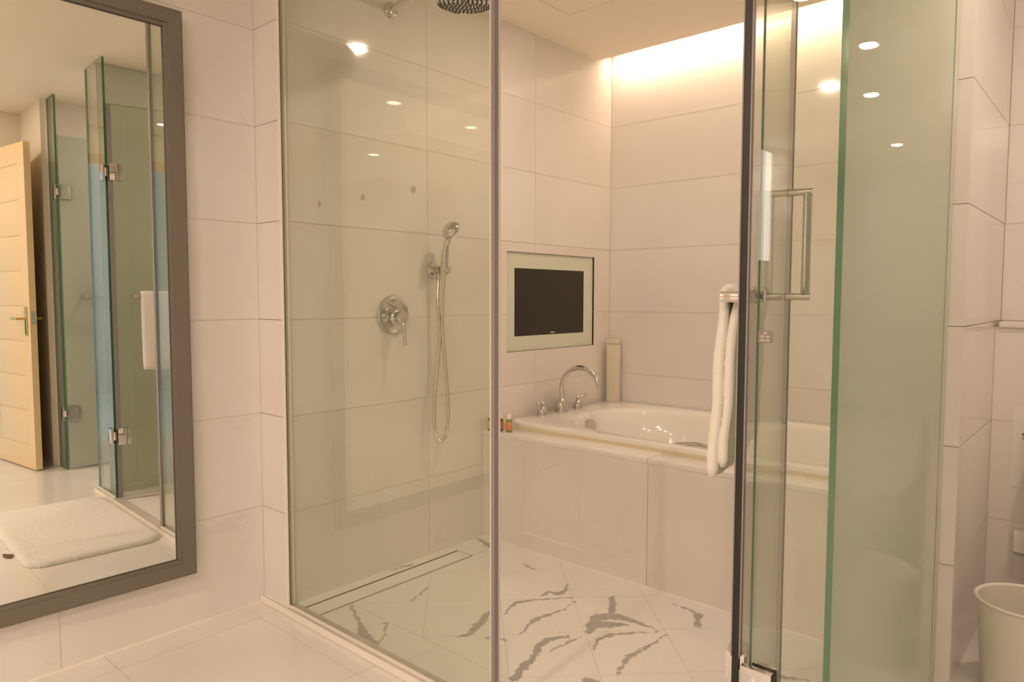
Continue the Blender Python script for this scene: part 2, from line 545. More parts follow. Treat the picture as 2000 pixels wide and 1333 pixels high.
def rect_minus(rect, hole):
    a0, a1, b0, b1 = rect
    h0, h1, k0, k1 = hole
    if h1 <= a0 or h0 >= a1 or k1 <= b0 or k0 >= b1:
        return [rect]
    out = []
    if k0 > b0: out.append((a0, a1, b0, k0))
    if k1 < b1: out.append((a0, a1, k1, b1))
    m0, m1 = max(b0, k0), min(b1, k1)
    if h0 > a0: out.append((a0, h0, m0, m1))
    if h1 < a1: out.append((h1, a1, m0, m1))
    return out

def tile_wall(parent, axis, plane, side, us, zs, mat, hole=None, t=0.012, name='tile'):
    """slabs on a wall: axis 'x' or 'y' is the wall normal, side +1/-1 points into the room"""
    lo_t, hi_t = (plane - t, plane) if side > 0 else (plane, plane + t)
    for u0, u1 in zip(us, us[1:]):
        for z0, z1 in zip(zs, zs[1:]):
            r = (u0 + G, u1 - G, z0 + G, z1 - G)
            parts = [r] if hole is None else rect_minus(r, hole)
            if not parts:
                continue
            def cv(p):
                if axis == 'x':
                    return (lo_t, p[0], p[2]), (hi_t, p[1], p[3])
                return (p[0], lo_t, p[2]), (p[1], hi_t, p[3])
            if len(parts) == 1:
                a, b = cv(parts[0])
                cube_piece(name, a, b, mat, parent)
            else:
                bm = bmesh.new()
                for p in parts:
                    a, b = cv(p)
                    add_box(bm, a, b)
                finish(bm, name, mat, parent)

# mirror wall (left) with its slabs
wall_left = tag(box('wall_left', (XM - .20, -5.0, -.05), (XM - .0015, YG - .007, ZC), M_GROUT), kind='structure')
tile_wall(wall_left, 'x', XM, 1, [-2.18, -1.47, -.762, -.055, .652, YG - .011], ZJ, M_WALL)
tag(box('wall_left_far', (XM - .02, -5.0, 0), (XM, -2.18, ZC), M_WALL), kind='structure')
# shower and tub end wall with the television niche
TV = (2.497, 3.217, .864, 1.3453)
bm = bmesh.new()
add_box(bm, (XM - .20, YG - .006, -.05), (XS - .04, YB + .15, 2.60))
wall_shower = tag(finish(bm, 'wall_shower', M_GROUT), kind='structure')
bm = bmesh.new()
for r in rect_minus((YG - .006, YB + .1, 0.0, 2.56), TV):
    add_box(bm, (XS - .045, r[0], r[2]), (XS - .0015, r[1], r[3]))
finish(bm, 'mortar_bed', M_GROUT, wall_shower)
tile_wall(wall_shower, 'x', XS, 1, [YG + .002, 1.998, 2.705, YB], ZJ[:-1] + [2.56], M_WETWALL, hole=TV)
# the step between the two walls: front face of the pier
for z0, z1 in zip(ZJ, ZJ[1:]):
    bm = bmesh.new()
    add_box(bm, (XM + .001, YG - .012, z0 + G), (XS, YG + .002, z1 - G))
    es = [e for e in bm.edges if all(abs(v.co.x - XS) < 1e-5 and v.co.y < YG - .005 for v in e.verts)]
    bmesh.ops.bevel(bm, geom=es, offset=.010, segments=4, affect='EDGES', profile=.5)
    finish(bm, 'tile', M_WALL, wall_shower, 30)
# wall behind the tub
wall_back = tag(box('wall_back', (XS - .1, YB + .0015, -.05), (XG + .1, YB + .15, 2.62), M_GROUT), kind='structure')
tile_wall(wall_back, 'y', YB, -1, [XS + .0005, -1.357, -.62, XG], ZJ[:-1] + [2.56], M_WALL)
# stone wall between tub and toilet
wall_toilet_side = tag(box('wall_toilet_side', (XG + .006, YA + .006, 0), (XW - .006, YB + .05, 2.56), M_GROUT), kind='structure')
ZJT = ZJ[:-1] + [2.40]
tile_wall(wall_toilet_side, 'x', XW, 1, [YA + .012, 3.064], ZJT, M_WALL, t=.010)
tile_wall(wall_toilet_side, 'x', XG, -1, [YA + .012, 2.9, YB - .012], ZJ[:-1] + [2.56], M_WALL, t=.010)
tile_wall(wall_toilet_side, 'y', YA, -1, [XG - .001, XW + .001], ZJT, M_WALL, t=.012)
# toilet back wall: upper part, lower part in front of it, shelf slab on top
wall_toilet_back = tag(box('wall_toilet_back', (XW, 3.0655, 0), (.68, 3.2, ZC), M_GROUT), kind='structure')
tile_wall(wall_toilet_back, 'y', 3.064, -1, [XW, .353, .66], [1.0475, 1.3912, 1.7351, 2.0723, 2.40], M_WALL)
box('boxing', (XW, 2.9385, 0), (.66, 3.0635, 1.026), M_GROUT, wall_toilet_back)
tile_wall(wall_toilet_back, 'y', 2.937, -1, [XW, .353, .66], [0, .3575, .7035, 1.026], M_WALL)
box('ledge_slab', (XW + .012, 2.925, 1.026), (.66, 3.064, 1.046), M_DECK, wall_toilet_back, bevel=.003)
# right side of the toilet, short wall beside the entrance, entrance wall, far wall
tag(box('wall_toilet_right', (.655, YG + .01, 0), (.70, 3.2, ZC), M_WALL), kind='structure')
wall_entry = tag(box('wall_entry', (.655, 1.29, 0), (1.30, YG + .01, ZC), M_PAINT), kind='structure')
bm = bmesh.new()
DY0, DY1, DZ = .34, 1.075, 2.12
add_box(bm, (1.215, -5.0, 0), (1.30, DY0, ZC)); add_box(bm, (1.215, DY1, 0), (1.30, 1.30, ZC)); add_box(bm, (1.215, DY0, DZ), (1.30, DY1, ZC))
tag(finish(bm, 'wall_right', M_PAINT), kind='structure')
tag(box('wall_far', (XM - .2, -5.1, 0), (1.4, -5.0, ZC), M_WALL), kind='structure')

# ceiling with the light slot above the tub
bm = bmesh.new()
add_box(bm, (XM - .2, -5.1, ZC), (1.4, 3.222, ZC + .12))
add_box(bm, (XS - .15, 3.1, 2.555), (XG + .1, YB + .15, 2.62))
add_box(bm, (XS - .15, 3.20, ZC + .12), (XG + .1, 3.222, 2.56))
ceiling = tag(finish(bm, 'ceiling', M_CEIL), kind='structure')
box('panel_gap', (-1.966, 2.10, ZC - .0006), (-1.45, 2.622, ZC + .001), M_DARK, ceiling)
box('access_panel', (-1.9635, 2.1025, ZC - .0012), (-1.4525, 2.6195, ZC + .001), M_CEIL, ceiling)
box('soffit', (-.89, -1.9, 2.30), (1.215, -.75, ZC + .01), M_CEIL, ceiling)

# floor of the room: border slabs by the wall and by the kerb, field slabs between
floor = tag(box('floor', (XM - .2, -5.1, -.10), (1.4, 3.2, -.0015), M_GROUT_F), kind='structure')
def ftile(x0, x1, y0, y1, mat=M_FLOOR):
    cube_piece('tile', (x0 + G, y0 + G, -.012), (x1 - G, y1 - G, 0.0), mat, floor)
ys = [-5.0, -3.60, -2.86, -2.12, -1.38, -.68, .03, .768, 1.2296]
for y0, y1 in zip(ys, ys[1:]):
    ftile(XM, -2.258, y0, y1)
ftile(XM, -2.258, 1.2296, 1.305)
for x0, x1 in zip([-2.258, -1.698, -1.0, -.30], [-1.698, -1.0, -.30, .36]):
    ftile(x0, x1, 1.2296, 1.305)
xs_ = [-2.258, -1.698, -1.0, -.30, .36, 1.215]
for x0, x1 in zip(xs_, xs_[1:]):
    for y0, y1 in zip(ys, ys[1:]):
        ftile(x0, x1, y0, y1)
# toilet floor
for x0, x1 in ((XG, .07), (.07, .66)):
    for y0, y1 in ((1.305, 1.95), (1.95, 2.55), (2.55, 2.94)):
        ftile(x0, x1, y0, y1)
ftile(.36, .66, 1.2296, 1.305); ftile(.66, 1.215, 1.2296, 1.29)
box('caulk_line', (XM, -2.0, -.001), (XM + .004, 1.300, .004), M_CAULK, floor)

# shower floor: veined tiles laid on the diagonal
DRX0, DRX1, DRY1 = -2.1845, -2.0845, 2.121
bm = bmesh.new()
for r in rect_minus((XS - .03, XG, 1.345, YA + .02), (DRX0, DRX1, 1.346, DRY1)):
    add_box(bm, (r[0], r[2], -.05), (r[1], r[3], ZS - .0012))
shower_floor = tag(finish(bm, 'floor_shower', M_GROUT_F), kind='structure')
def clip(poly, a, b, c):      # keep a*x+b*y<=c
    out = []
    for i in range(len(poly)):
        p, q = poly[i], poly[(i + 1) % len(poly)]
        dp, dq = a * p[0] + b * p[1] - c, a * q[0] + b * q[1] - c
        if dp <= 0: out.append(p)
        if dp * dq < 0:
            t = dp / (dp - dq)
            out.append((p[0] + (q[0] - p[0]) * t, p[1] + (q[1] - p[1]) * t))
    return out
def prism(name, poly, z0, z1, mat, parent):
    bm = bmesh.new()
    lo = [bm.verts.new((x, y, z0)) for x, y in poly]
    hi = [bm.verts.new((x, y, z1)) for x, y in poly]
    bm.faces.new(hi); bm.faces.new(lo[::-1]); bridge(bm, lo, hi)
    return finish(bm, name, mat, parent)
def floor_piece(poly):
    area = 0.5 * abs(sum(p[0] * q[1] - q[0] * p[1] for p, q in zip(poly, poly[1:] + poly[:1]))) if len(poly) > 2 else 0
    if area > 2e-4:
        px, py = [p[0] for p in poly], [p[1] for p in poly]
        prism('tile', poly, ZS - .008, ZS, calacatta(min(px), max(px), min(py), max(py)), shower_floor)
q2 = math.sqrt(.5)
g = .0008
for i in range(-6, 9):
    for j in range(-6, 8):
        u0, u1 = .1207 + .2675 * i + g, .1207 + .2675 * (i + 1) - g
        v0, v1 = -2.2571 + .2675 * j + g, -2.2571 + .2675 * (j + 1) - g
        sq = [((u + v) * q2, (u - v) * q2) for u, v in ((u0, v0), (u1, v0), (u1, v1), (u0, v1))]
        p = sq
        for a, b, c in ((-1, 0, 2.083), (1, 0, XG - .008), (0, -1, -1.4890), (0, 1, YA)):
            p = clip(p, a, b, c)
            if len(p) < 3: break
        if len(p) > 2: floor_piece(p)
        p = sq                                     # corner behind the drain
        for a, b, c in ((-1, 0, -XS), (1, 0, -2.0845), (0, -1, -2.1225), (0, 1, YA)):
            p = clip(p, a, b, c)
            if len(p) < 3: break
        if len(p) > 2: floor_piece(p)
bx_ = [-2.083, -1.62, -1.02, XG - .008]
for x0, x1 in zip(bx_, bx_[1:]):                    # border along the kerb
    floor_piece([(x0 + g, 1.345), (x1 - g, 1.345), (x1 - g, 1.4868), (x0 + g, 1.4868)])
floor_piece([(XS, 1.345), (DRX0 - .0005, 1.345), (DRX0 - .0005, 2.1215), (XS, 2.1215)])
box('caulk_line', (XS, 1.345, ZS - .001), (XS + .003, YA, ZS + .003), M_CAULK, shower_floor)

# kerb under the glass with its two pale trims
kerb = tag(box('kerb', (XM, 1.300, 0), (XR, 1.356, .020), M_CURB), kind='structure')
box('trim_strip', (XM + .004, 1.2985, .002), (XR + .002, 1.3035, .0235), M_CAULK, kerb)
box('trim_strip', (XM + .004, YG - .018, .016), (XS + .012, YG - .012, .0235), M_CAULK, kerb)

# bedroom beyond the entrance with its window
M_BED = pbr('bedroom_paint', (.58, .59, .61), .8, spec=.2)
bm = bmesh.new()
add_box(bm, (1.30, -1.2, -.1), (4.3, 2.4, 0)); add_box(bm, (1.30, -1.2, 2.6), (4.3, 2.4, 2.7))
add_box(bm, (1.30, -1.3, 0), (4.3, -1.2, 2.6)); add_box(bm, (4.2, -1.2, 0), (4.3, 2.4, 2.6))
add_box(bm, (1.30, 2.4, 0), (4.3, 2.5, .75)); add_box(bm, (1.30, 2.4, 2.25), (4.3, 2.5, 2.6))
add_box(bm, (1.30, 2.4, .75), (1.9, 2.5, 2.25)); add_box(bm, (3.7, 2.4, .75), (4.3, 2.5, 2.25))
tag(finish(bm, 'wall_bedroom', M_BED), kind='structure')
win = tag(box('window_1', (2.77, 2.42, .75), (2.83, 2.48, 2.25), M_TRIMW), kind='structure')
box('window_pane', (1.9, 2.445, .75), (3.7, 2.455, 2.25), M_GLASS, win)
ld = bpy.data.lights.new('daylight', 'AREA'); ld.shape = 'RECTANGLE'; ld.size = 1.8; ld.size_y = 1.5
ld.energy = 175; ld.color = (.84, .91, 1.0)
lo = bpy.data.objects.new('daylight', ld); lo.location = (2.8, 2.56, 1.5); lo.rotation_euler = (R(-90), 0, 0); COL.objects.link(lo)

# door casing and entrance door (folded back against the short wall)
bm = bmesh.new()
add_box(bm, (1.195, DY0 - .07, 0), (1.225, DY0, DZ + .07)); add_box(bm, (1.195, DY1, 0), (1.225, DY1 + .06, DZ + .07)); add_box(bm, (1.195, DY0, DZ), (1.225, DY1, DZ + .07))
tag(finish(bm, 'trim_1', M_WOOD), kind='structure')
A = Vector((1.205, 1.070)); Bv = Vector((.569, 1.175))
dv = (Bv - A).normalized(); dn = Vector((dv.y, -dv.x))          # dn: room side normal
if dn.y > 0: dn = -dn
DW = (Bv - A).length; DH = 2.10; DT = .038
door1 = thing('door_1', (A.x, A.y, 0), None, None, kind='structure')
def dpt(s, n, z): p = A + dv * s + dn * n; return (p.x, p.y, z)
def dbox(name, s0, s1, n0, n1, z0, z1, mat, parent, bevel=0.0):
    bm = bmesh.new(); add_box(bm, (s0, n0, z0), (s1, n1, z1), bevel)
    for v in bm.verts: v.co = Vector(dpt(v.co.x, v.co.y, v.co.z))
    return finish(bm, name, mat, parent, 35 if bevel else None)
dbox('door_slab', 0, DW, -DT, -.004, .008, DH, M_DOOR, door1)
st = .10
dbox('stile', 0, st, -.004, 0, .008, DH, M_DOOR, door1)
dbox('stile', DW - st, DW, -.004, 0, .008, DH, M_DOOR, door1)
dbox('rail', st, DW - st, -.004, 0, DH - .13, DH, M_DOOR, door1)
dbox('rail', st, DW - st, -.004, 0, .008, .16, M_DOOR, door1)
zz = [.163 + (DH - .133 - .163) * i / 8 for i in range(9)]
for z0, z1 in zip(zz, zz[1:]):
    dbox('plank', st + .003, DW - st - .003, -.004, -.0003, z0 + .002, z1 - .002, M_DOOR, door1, bevel=.0015)
dbox('latch_plate', DW - .0003, DW + .0012, -.030, -.008, .95, 1.03, M_BRUSH, door1)
lv = dbox('lever_handle', DW - .075, DW - .035, 0, .006, .875, 1.06, M_BRASS, door1, bevel=.0028)
box_ = dbox('key_slot', DW - .062, DW - .048, .0055, .0068, .885, .975, M_DARK, lv)
tube('lever', [dpt(DW - .055, .005, .985), dpt(DW - .055, .05, .985)], .008, M_BRASS, lv)
tube('lever', spline([dpt(DW - .055, .05, .985), dpt(DW - .10, .052, .985), dpt(DW - .14, .05, .992), dpt(DW - .165, .046, .982)]), .0085, M_BRASS, lv)
tube('back_lever', [dpt(DW - .055, -DT, .985), dpt(DW - .055, -DT - .045, .985), dpt(DW - .15, -DT - .045, .985)], .008, M_BRASS, door1)

# ------------------------------------------------------------------ framed mirror on the left wall
dl = R(-1.65)
mn = Vector((math.cos(dl), math.sin(dl), 0)); me_ = Vector((-math.sin(dl), math.cos(dl), 0))
mp = Vector((XM + .030, 1.0, 0))
mirror = thing('framed_mirror', (XM + .02, .52, .197), 'large wall mirror in a taupe frame on the left marble wall', 'mirror')
def mpt(s, z, n): p = mp + me_ * s + mn * n; return Vector((p.x, p.y, z))
S0, S1, T0, T1 = -1.010, .046, .197, 2.0425      # outer
FWI = .056
prof = [(0, -.0075), (0, .020), (.006, .024), (.044, .020), (.047, .012), (FWI, .010), (FWI, .0005), (FWI, -.002)]
corners = [(S0, T0, 1, 1), (S1, T0, -1, 1), (S1, T1, -1, -1), (S0, T1, 1, -1)]
for k in range(4):
    a, b = corners[k], corners[(k + 1) % 4]
    bm = bmesh.new()
    ra = [bm.verts.new(mpt(a[0] + a[2] * d, a[1] + a[3] * d, max(n, -.0018) if n < 0 else n)) for d, n in prof]
    rb = [bm.verts.new(mpt(b[0] + b[2] * d, b[1] + b[3] * d, max(n, -.0018) if n < 0 else n)) for d, n in prof]
    bridge(bm, ra, rb); bm.faces.new(ra); bm.faces.new(rb[::-1])
    finish(bm, 'frame_rail', M_FRAME, mirror)
bm = bmesh.new()
gl_ = [mpt(S0 + FWI - .004, T0 + FWI - .004, .0022), mpt(S1 - FWI + .004, T0 + FWI - .004, .0022), mpt(S1 - FWI + .004, T1 - FWI + .004, .0022), mpt(S0 + FWI - .004, T1 - FWI + .004, .0022)]
f1 = [bm.verts.new(p - mn * .0022) for p in gl_]; f0 = [bm.verts.new(p - mn * .0040) for p in gl_]
bm.faces.new(f1); bm.faces.new(f0[::-1]); bridge(bm, f0, f1)
finish(bm, 'mirror_glass', M_MIRROR, mirror)
bm = bmesh.new()
add_tube(bm, [mpt(s, z, .0008) for s, z in ((S0 + FWI, T0 + FWI), (S1 - FWI, T0 + FWI), (S1 - FWI, T1 - FWI), (S0 + FWI, T1 - FWI))], .0016, 6, closed=True)
finish(bm, 'rebate_line', M_BLACK, mirror)
bm = bmesh.new()
cl = [(S1 - .20, T1 - .12), (S1 - .14, T1 - .12), (S1 - .14, T0 + .12), (S1 - .20, T0 + .12)]
f0 = [bm.verts.new(mpt(s, z, -.0045)) for s, z in cl]; f1 = [bm.verts.new(Vector((XM, mpt(s, z, 0).y, z))) for s, z in cl]
bm.faces.new(f0); bm.faces.new(f1[::-1]); bridge(bm, f0, f1)
finish(bm, 'wall_batten', M_FRAME, mirror)

# ------------------------------------------------------------------ glass screens
GT = .006       # half thickness
def pane_with_edges(parent, pts, n, mat, name='glass_pane', green=(1, 1, 1, 1)):
    """pts: 4 corners of the middle plane (bottom a, bottom b, top b, top a); edge faces are green"""
    n = Vector(n).normalized() * GT
    bm = bmesh.new()
    A_ = [bm.verts.new(Vector(p) + n) for p in pts]; B_ = [bm.verts.new(Vector(p) - n) for p in pts]
    bm.faces.new(A_); bm.faces.new(B_[::-1])
    for i in range(4):
        f = bm.faces.new((A_[i], A_[(i + 1) % 4], B_[(i + 1) % 4], B_[i])); f.material_index = green[i]
    return finish(bm, name, [mat, M_GEDGE], parent)
ZG0, ZG1 = .0225, ZC - .004
big = thing('glass_screen', ((XS + XSEAL) / 2, YG, .02), 'wide fixed clear glass shower screen with three grey dots', 'glass screen')
pane_with_edges(big, [(XS + .006, YG, ZG0), (XSEAL - .012, YG, ZG0), (XSEAL - .012, YG, ZG1), (XS + .006, YG, ZG1)], (0, 1, 0), M_GLASS, green=(0, 1, 0, 0))
box('glazing_bead', (XS + .0125, YG - .0125, .0205), (XSEAL - .013, YG - .0061, .0285), M_CAULK, big)
box('wall_channel', (XS + .0005, YG - .013, .0240), (XS + .0105, YG - .0062, ZC), M_CAULK, big)
box('wall_channel', (XS + .0005, YG + .0062, .0240), (XS + .0105, YG + .013, ZC), M_CAULK, big)
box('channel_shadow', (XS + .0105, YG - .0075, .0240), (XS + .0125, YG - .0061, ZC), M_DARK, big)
box('edge_seal', (XSEAL - .0125, YG - .0095, .024), (XSEAL - .0008, YG + .0095, ZC - .005), M_SEAL, big)
box('seal_lip', (XSEAL - .0008, YG + .0062, .024), (XSEAL + .0026, YG + .0095, ZC - .005), M_SEALC, big)
box('seal_lip', (XSEAL - .0180, YG - .0086, .024), (XSEAL - .0125, YG - .0062, ZC - .005), M_SEALC, big)
for x in (-1.997, -1.766, -1.533):
    lathe('marker_dot', [(0, 0), (.0100, 0), (.0100, .0006), (0, .0006)], (x, YG - .0061, 1.430), (0, -1, 0), M_DOT, big, n=20, smooth=None)

narrow = thing('glass_side_screen', ((XE + XR) / 2, YG, .02), 'narrow fixed glass side screen between shower door and toilet opening', 'glass screen')
pane_with_edges(narrow, [(XE, YG, ZG0), (XR, YG, ZG0), (XR, YG, ZG1), (XE, YG, ZG1)], (0, 1, 0), M_GLASS, green=(0, 1, 0, 1))
box('glazing_bead', (XE, YG - .0125, .0205), (XR, YG - .0061, .0285), M_CAULK, narrow)

frost = thing('frosted_partition', (XG, (YG + YA) / 2, .02), 'frosted green glass partition between shower and toilet', 'partition')
pane_with_edges(frost, [(XG, YG + .0075, ZS + .001), (XG, YA - .001, ZS + .001), (XG, YA - .001, ZG1), (XG, YG + .0075, ZG1)], (1, 0, 0), M_FROST)
box('base_channel', (XG - .012, YG + .0275, ZS), (XG - .0062, YA, ZS + .045), M_SEALC, frost)

# ---- shower door, swung inward
PH = R(77.2)
HX = Vector((-.571, YG + .004)); dd = Vector((-math.cos(PH), math.sin(PH))); nn = Vector((dd.y, -dd.x))   # nn: toilet side (+x)
W = .640
sdoor = thing('hinged_shower_screen', (HX.x, HX.y, .03), 'clear glass shower door standing open with towel bar and pull handle', 'door')
sdoor['kind'] = 'thing'
def sp(s, n, z): p = HX + dd * s + nn * n; return Vector((p.x, p.y, z))
def sbox(name, s0, s1, n0, n1, z0, z1, mat, parent, bevel=0.0):
    bm = bmesh.new(); add_box(bm, (s0, n0, z0), (s1, n1, z1), bevel)
    for v in bm.verts: v.co = sp(v.co.x, v.co.y, v.co.z)
    return finish(bm, name, mat, parent, 35 if bevel else None)
DZ0, DZ1 = .030, 2.145
pane_with_edges(sdoor, [sp(0.004, 0, DZ0), sp(W - .006, 0, DZ0), sp(W - .006, 0, DZ1), sp(0.004, 0, DZ1)], (nn.x, nn.y, 0), M_GLASS)
for z0, z1 in ((DZ0, .330), (.408, 1.745), (1.835, DZ1)):
    sl = sbox('edge_seal', -.004, .004, -.0068, .0068, z0, z1, M_BLACK, sdoor)
    sbox('seal_lip', -.006, .016, -.0094, -.0068, z0, z1, M_SEAL, sl)
    sbox('seal_lip', -.006, .016, .0068, .0094, z0, z1, M_SEAL, sl)
sbox('free_edge_seal', W - .008, W + .004, -.0075, .0075, DZ0, DZ1, M_SEAL, sdoor)
sbox('bottom_sweep', .006, W - .008, -.0075, .0075, DZ0 - .010, DZ0 + .006, M_SEALC, sdoor)
for zc in (.368, 1.790):
    h = sbox('hinge', .0005, .062, -.020, -.0068, zc - .045, zc + .045, M_CHROME, sdoor, bevel=.002)
    sbox('hinge_plate', .0005, .062, .0068, .020, zc - .045, zc + .045, M_CHROME, h, bevel=.002)
    box('hinge_plate', (XE - .012, YG - .0215, zc - .042), (XE + .050, YG - .0062, zc + .038), M_CHROME, h, bevel=.0025)
    box('hinge_plate', (XE + .0005, YG + .0062, zc - .042), (XE + .050, YG + .0175, zc + .038), M_CHROME, h, bevel=.0025)
    box('gasket', (XE + .0495, YG - .0185, zc - .042), (XE + .0535, YG - .0062, zc + .0385), M_BLACK, h)
    sbox('hinge_core', -.003, .004, -.0068, .0068, zc - .045, zc + .0452, M_BLACK, h)
    tube('hinge_barrel', [(XE - .013, YG - .004, zc - .022), (XE - .013, YG - .004, zc + .022)], .008, M_CHROME, h)
# towel bar on the room side, pull handle on the other
ZB = 1.131
BN = -.050      # distance of the towel bar from the glass
tb = tube('towel_bar', [sp(.085, BN, ZB), sp(.60, BN, ZB)], .0075, M_CHROME, sdoor, n=20)
for s in (.10, .565):
    bm = bmesh.new()
    add_tube(bm, [sp(s, -.0065, ZB), sp(s, -.064, ZB)], .0128, 24)
    finish(bm, 'standoff', M_BRUSH, tb, 40)
bm = bmesh.new()
add_tube(bm, [sp(.10, .0062, ZB), sp(.10, .009, ZB)], .0150, 24); add_tube(bm, [sp(.10, .010, ZB), sp(.10, .024, ZB)], .0128, 24)
finish(bm, 'end_cap', M_CHROME, tb, 40)
ph = tube('pull_handle', [sp(.565, .052, ZB + .004), sp(.565, .052, ZB + .270)], .0112, M_CHROME, sdoor, n=20)
for z in (ZB, ZB + .272):
    bm = bmesh.new()
    add_tube(bm, [sp(.565, .0065, z), sp(.565, .064, z)], .0098, 20)
    add_tube(bm, [sp(.565, .0062, z), sp(.565, .0085, z)], .0122, 20)
    finish(bm, 'standoff', M_BRUSH, ph, 40)

# ---- towel over the bar
def make_towel():
    """one folded towel: a thick strip laid over the bar, its two falls resting on each other"""
    bm = bmesh.new()
    NS = 26
    s0, s1 = .128, .50
    slices = []
    for i in range(NS + 1):
        t = i / NS
        s = s0 + (s1 - s0) * t
        wv = .0035 * math.sin(11 * t + .4) + .002 * math.sin(27 * t)
        hf, hb = .400 + .004 * math.sin(7 * t), .372 + .005 * math.sin(6 * t + 1)
        path = []                                    # (n, z, half thickness)
        M = 22
        for k in range(M, 0, -1):
            d = k / M
            path.append((BN - .0155 - wv * d - .015 * d ** 1.3 + .0018 * math.sin(13 * d + 2 * t), ZB + .004 - hf * d, .0080 + .0045 * min(1, d * 3)))
        for k in range(9):
            a = math.pi * k / 8
            path.append((BN - .0155 * math.cos(a), ZB + .004 + .0155 * math.sin(a), .0080))
        for k in range(1, M + 1):
            d = k / M
            c = BN - .0155 - wv * d - .015 * d ** 1.3 + .0018 * math.sin(13 * d + 2 * t) + .0212    # lies against the outer fall
            u = min(1, d * 5); u = u * u * (3 - 2 * u)
            path.append(((BN + .0155) * (1 - u) + c * u, ZB + .004 - hb * d, .0080 + .0025 * min(1, d * 3)))
        L, Rr = [], []
        for k, (n, z, h) in enumerate(path):
            p = path[max(k - 1, 0)]; q = path[min(k + 1, len(path) - 1)]
            tx, tz = q[0] - p[0], q[1] - p[1]
            m = math.hypot(tx, tz); nx, nz = -tz / m, tx / m
            e = .55 if k in (0, len(path) - 1) else 1.0
            L.append((n + nx * h * e, z + nz * h * e)); Rr.append((n - nx * h * e, z - nz * h * e))
        poly = L + Rr[::-1]
        rim = .35 if i in (0, NS) else 1
        slices.append([sp(s, n, z) for n, z in poly])
    V = [[bm.verts.new(p) for p in sl] for sl in slices]
    for a, b in zip(V, V[1:]):
        bridge(bm, a, b)
    m = len(V[0]) // 2
    for ring, sl in ((V[0], 1), (V[-1], -1)):                # close the two ends layer by layer
        for k in range(m - 1):
            bm.faces.new((ring[k], ring[k + 1], ring[2 * m - 2 - k], ring[2 * m - 1 - k]))
    es = [e for e in bm.edges if e.is_manifold and e.calc_face_angle(0) > 1.2]
    bmesh.ops.bevel(bm, geom=es, offset=.003, segments=3, affect='EDGES')
    for v in bm.verts:
        v.co += Vector((random.uniform(-.0005, .0005), random.uniform(-.0005, .0005), random.uniform(-.0005, .0005)))
    return finish(bm, 'hand_towel', M_TOWEL, None, 180)
tag(make_towel(), 'white cotton towel draped over the bar on the open glass door', 'towel')

# ---- toilet door (frosted), seen in the mirror
side2 = thing('glass_jamb_screen', (.56, YG, .0), 'narrow glass jamb pane beside the toilet door, seen in the mirror', 'glass screen')
pane_with_edges(side2, [(.47, YG, .004), (.648, YG, .004), (.648, YG, ZG1), (.47, YG, ZG1)], (0, 1, 0), M_GLASS)
box('wall_channel', (.640, YG - .012, .002), (.654, YG - .0062, ZC), M_CAULK, side2)
tdoor = thing('frosted_swing_screen', (.462, YG, .01), 'frosted green glass toilet door standing open, seen in the mirror', 'door')
tdoor['kind'] = 'thing'
X2 = .462
pane_with_edges(tdoor, [(X2, YG + .008, .015), (X2, YG + .69, .015), (X2, YG + .69, 2.145), (X2, YG + .008, 2.145)], (1, 0, 0), M_FROSTD)
for zc in (.370, 1.790):
    h = box('hinge', (X2 - .020, YG + .009, zc - .045), (X2 - .0062, YG + .068, zc + .045), M_CHROME, tdoor, bevel=.002)
    box('hinge_plate', (X2 + .009, YG - .020, zc - .045), (X2 + .055, YG - .0062, zc + .045), M_CHROME, h, bevel=.002)
    tube('hinge_barrel', [(X2 - .002, YG - .002, zc - .02), (X2 - .002, YG - .002, zc + .02)], .009, M_CHROME, h)
tb2 = tube('towel_bar', [(X2 - .055, YG + .10, ZB), (X2 - .055, YG + .60, ZB)], .0095, M_CHROME, tdoor)
for y in (.12, .58):
    tube('standoff', [(X2 - .0062, YG + y, ZB), (X2 - .066, YG + y, ZB)], .0125, M_BRUSH, tb2)

# ------------------------------------------------------------------ tub surround, tub, taps
ZD = .517
tub_base = thing('tub_surround', ((XS + XG) / 2, YA, ZS), 'marble clad front and deck built around the bathtub', 'tub surround')
box('core', (XS + .004, YA + .0032, ZS + .002), (XG - .004, 2.44, ZD - .021), M_GROUT, tub_base)
for x0, x1 in ((XS, -1.357), (-1.357, -.66), (-.66, XG - .008)):
    for z0, z1 in ((ZS + .001, ZD - .018),):
        cube_piece('apron_slab', (x0 + G, YA, z0), (x1 - G, YA + .003, z1), M_WETWALL, tub_base)
pan = box('access_panel', (-1.981, YA - .0007, .092), (-1.675, YA + .002, .43), M_WETWALL, tub_base)
box('caulk_line', (-1.983, YA - .0016, .0885), (-1.673, YA + .002, .0925), M_CAULK, pan)
box('caulk_line', (XS, YA - .003, ZS), (XG - .008, YA + .001, ZS + .003), M_CAULK, tub_base)
for x0, x1 in ((XS, -1.357), (-1.357, XG - .008)):
    box('deck_slab', (x0 + G, YA - .006, ZD - .0185), (x1 - G, 2.462, ZD), M_DECK, tub_base, bevel=.002)
box('deck_slab', (XS + .001, 2.4622, ZD - .0185), (-2.205, YB - .0125, ZD), M_DECK, tub_base)

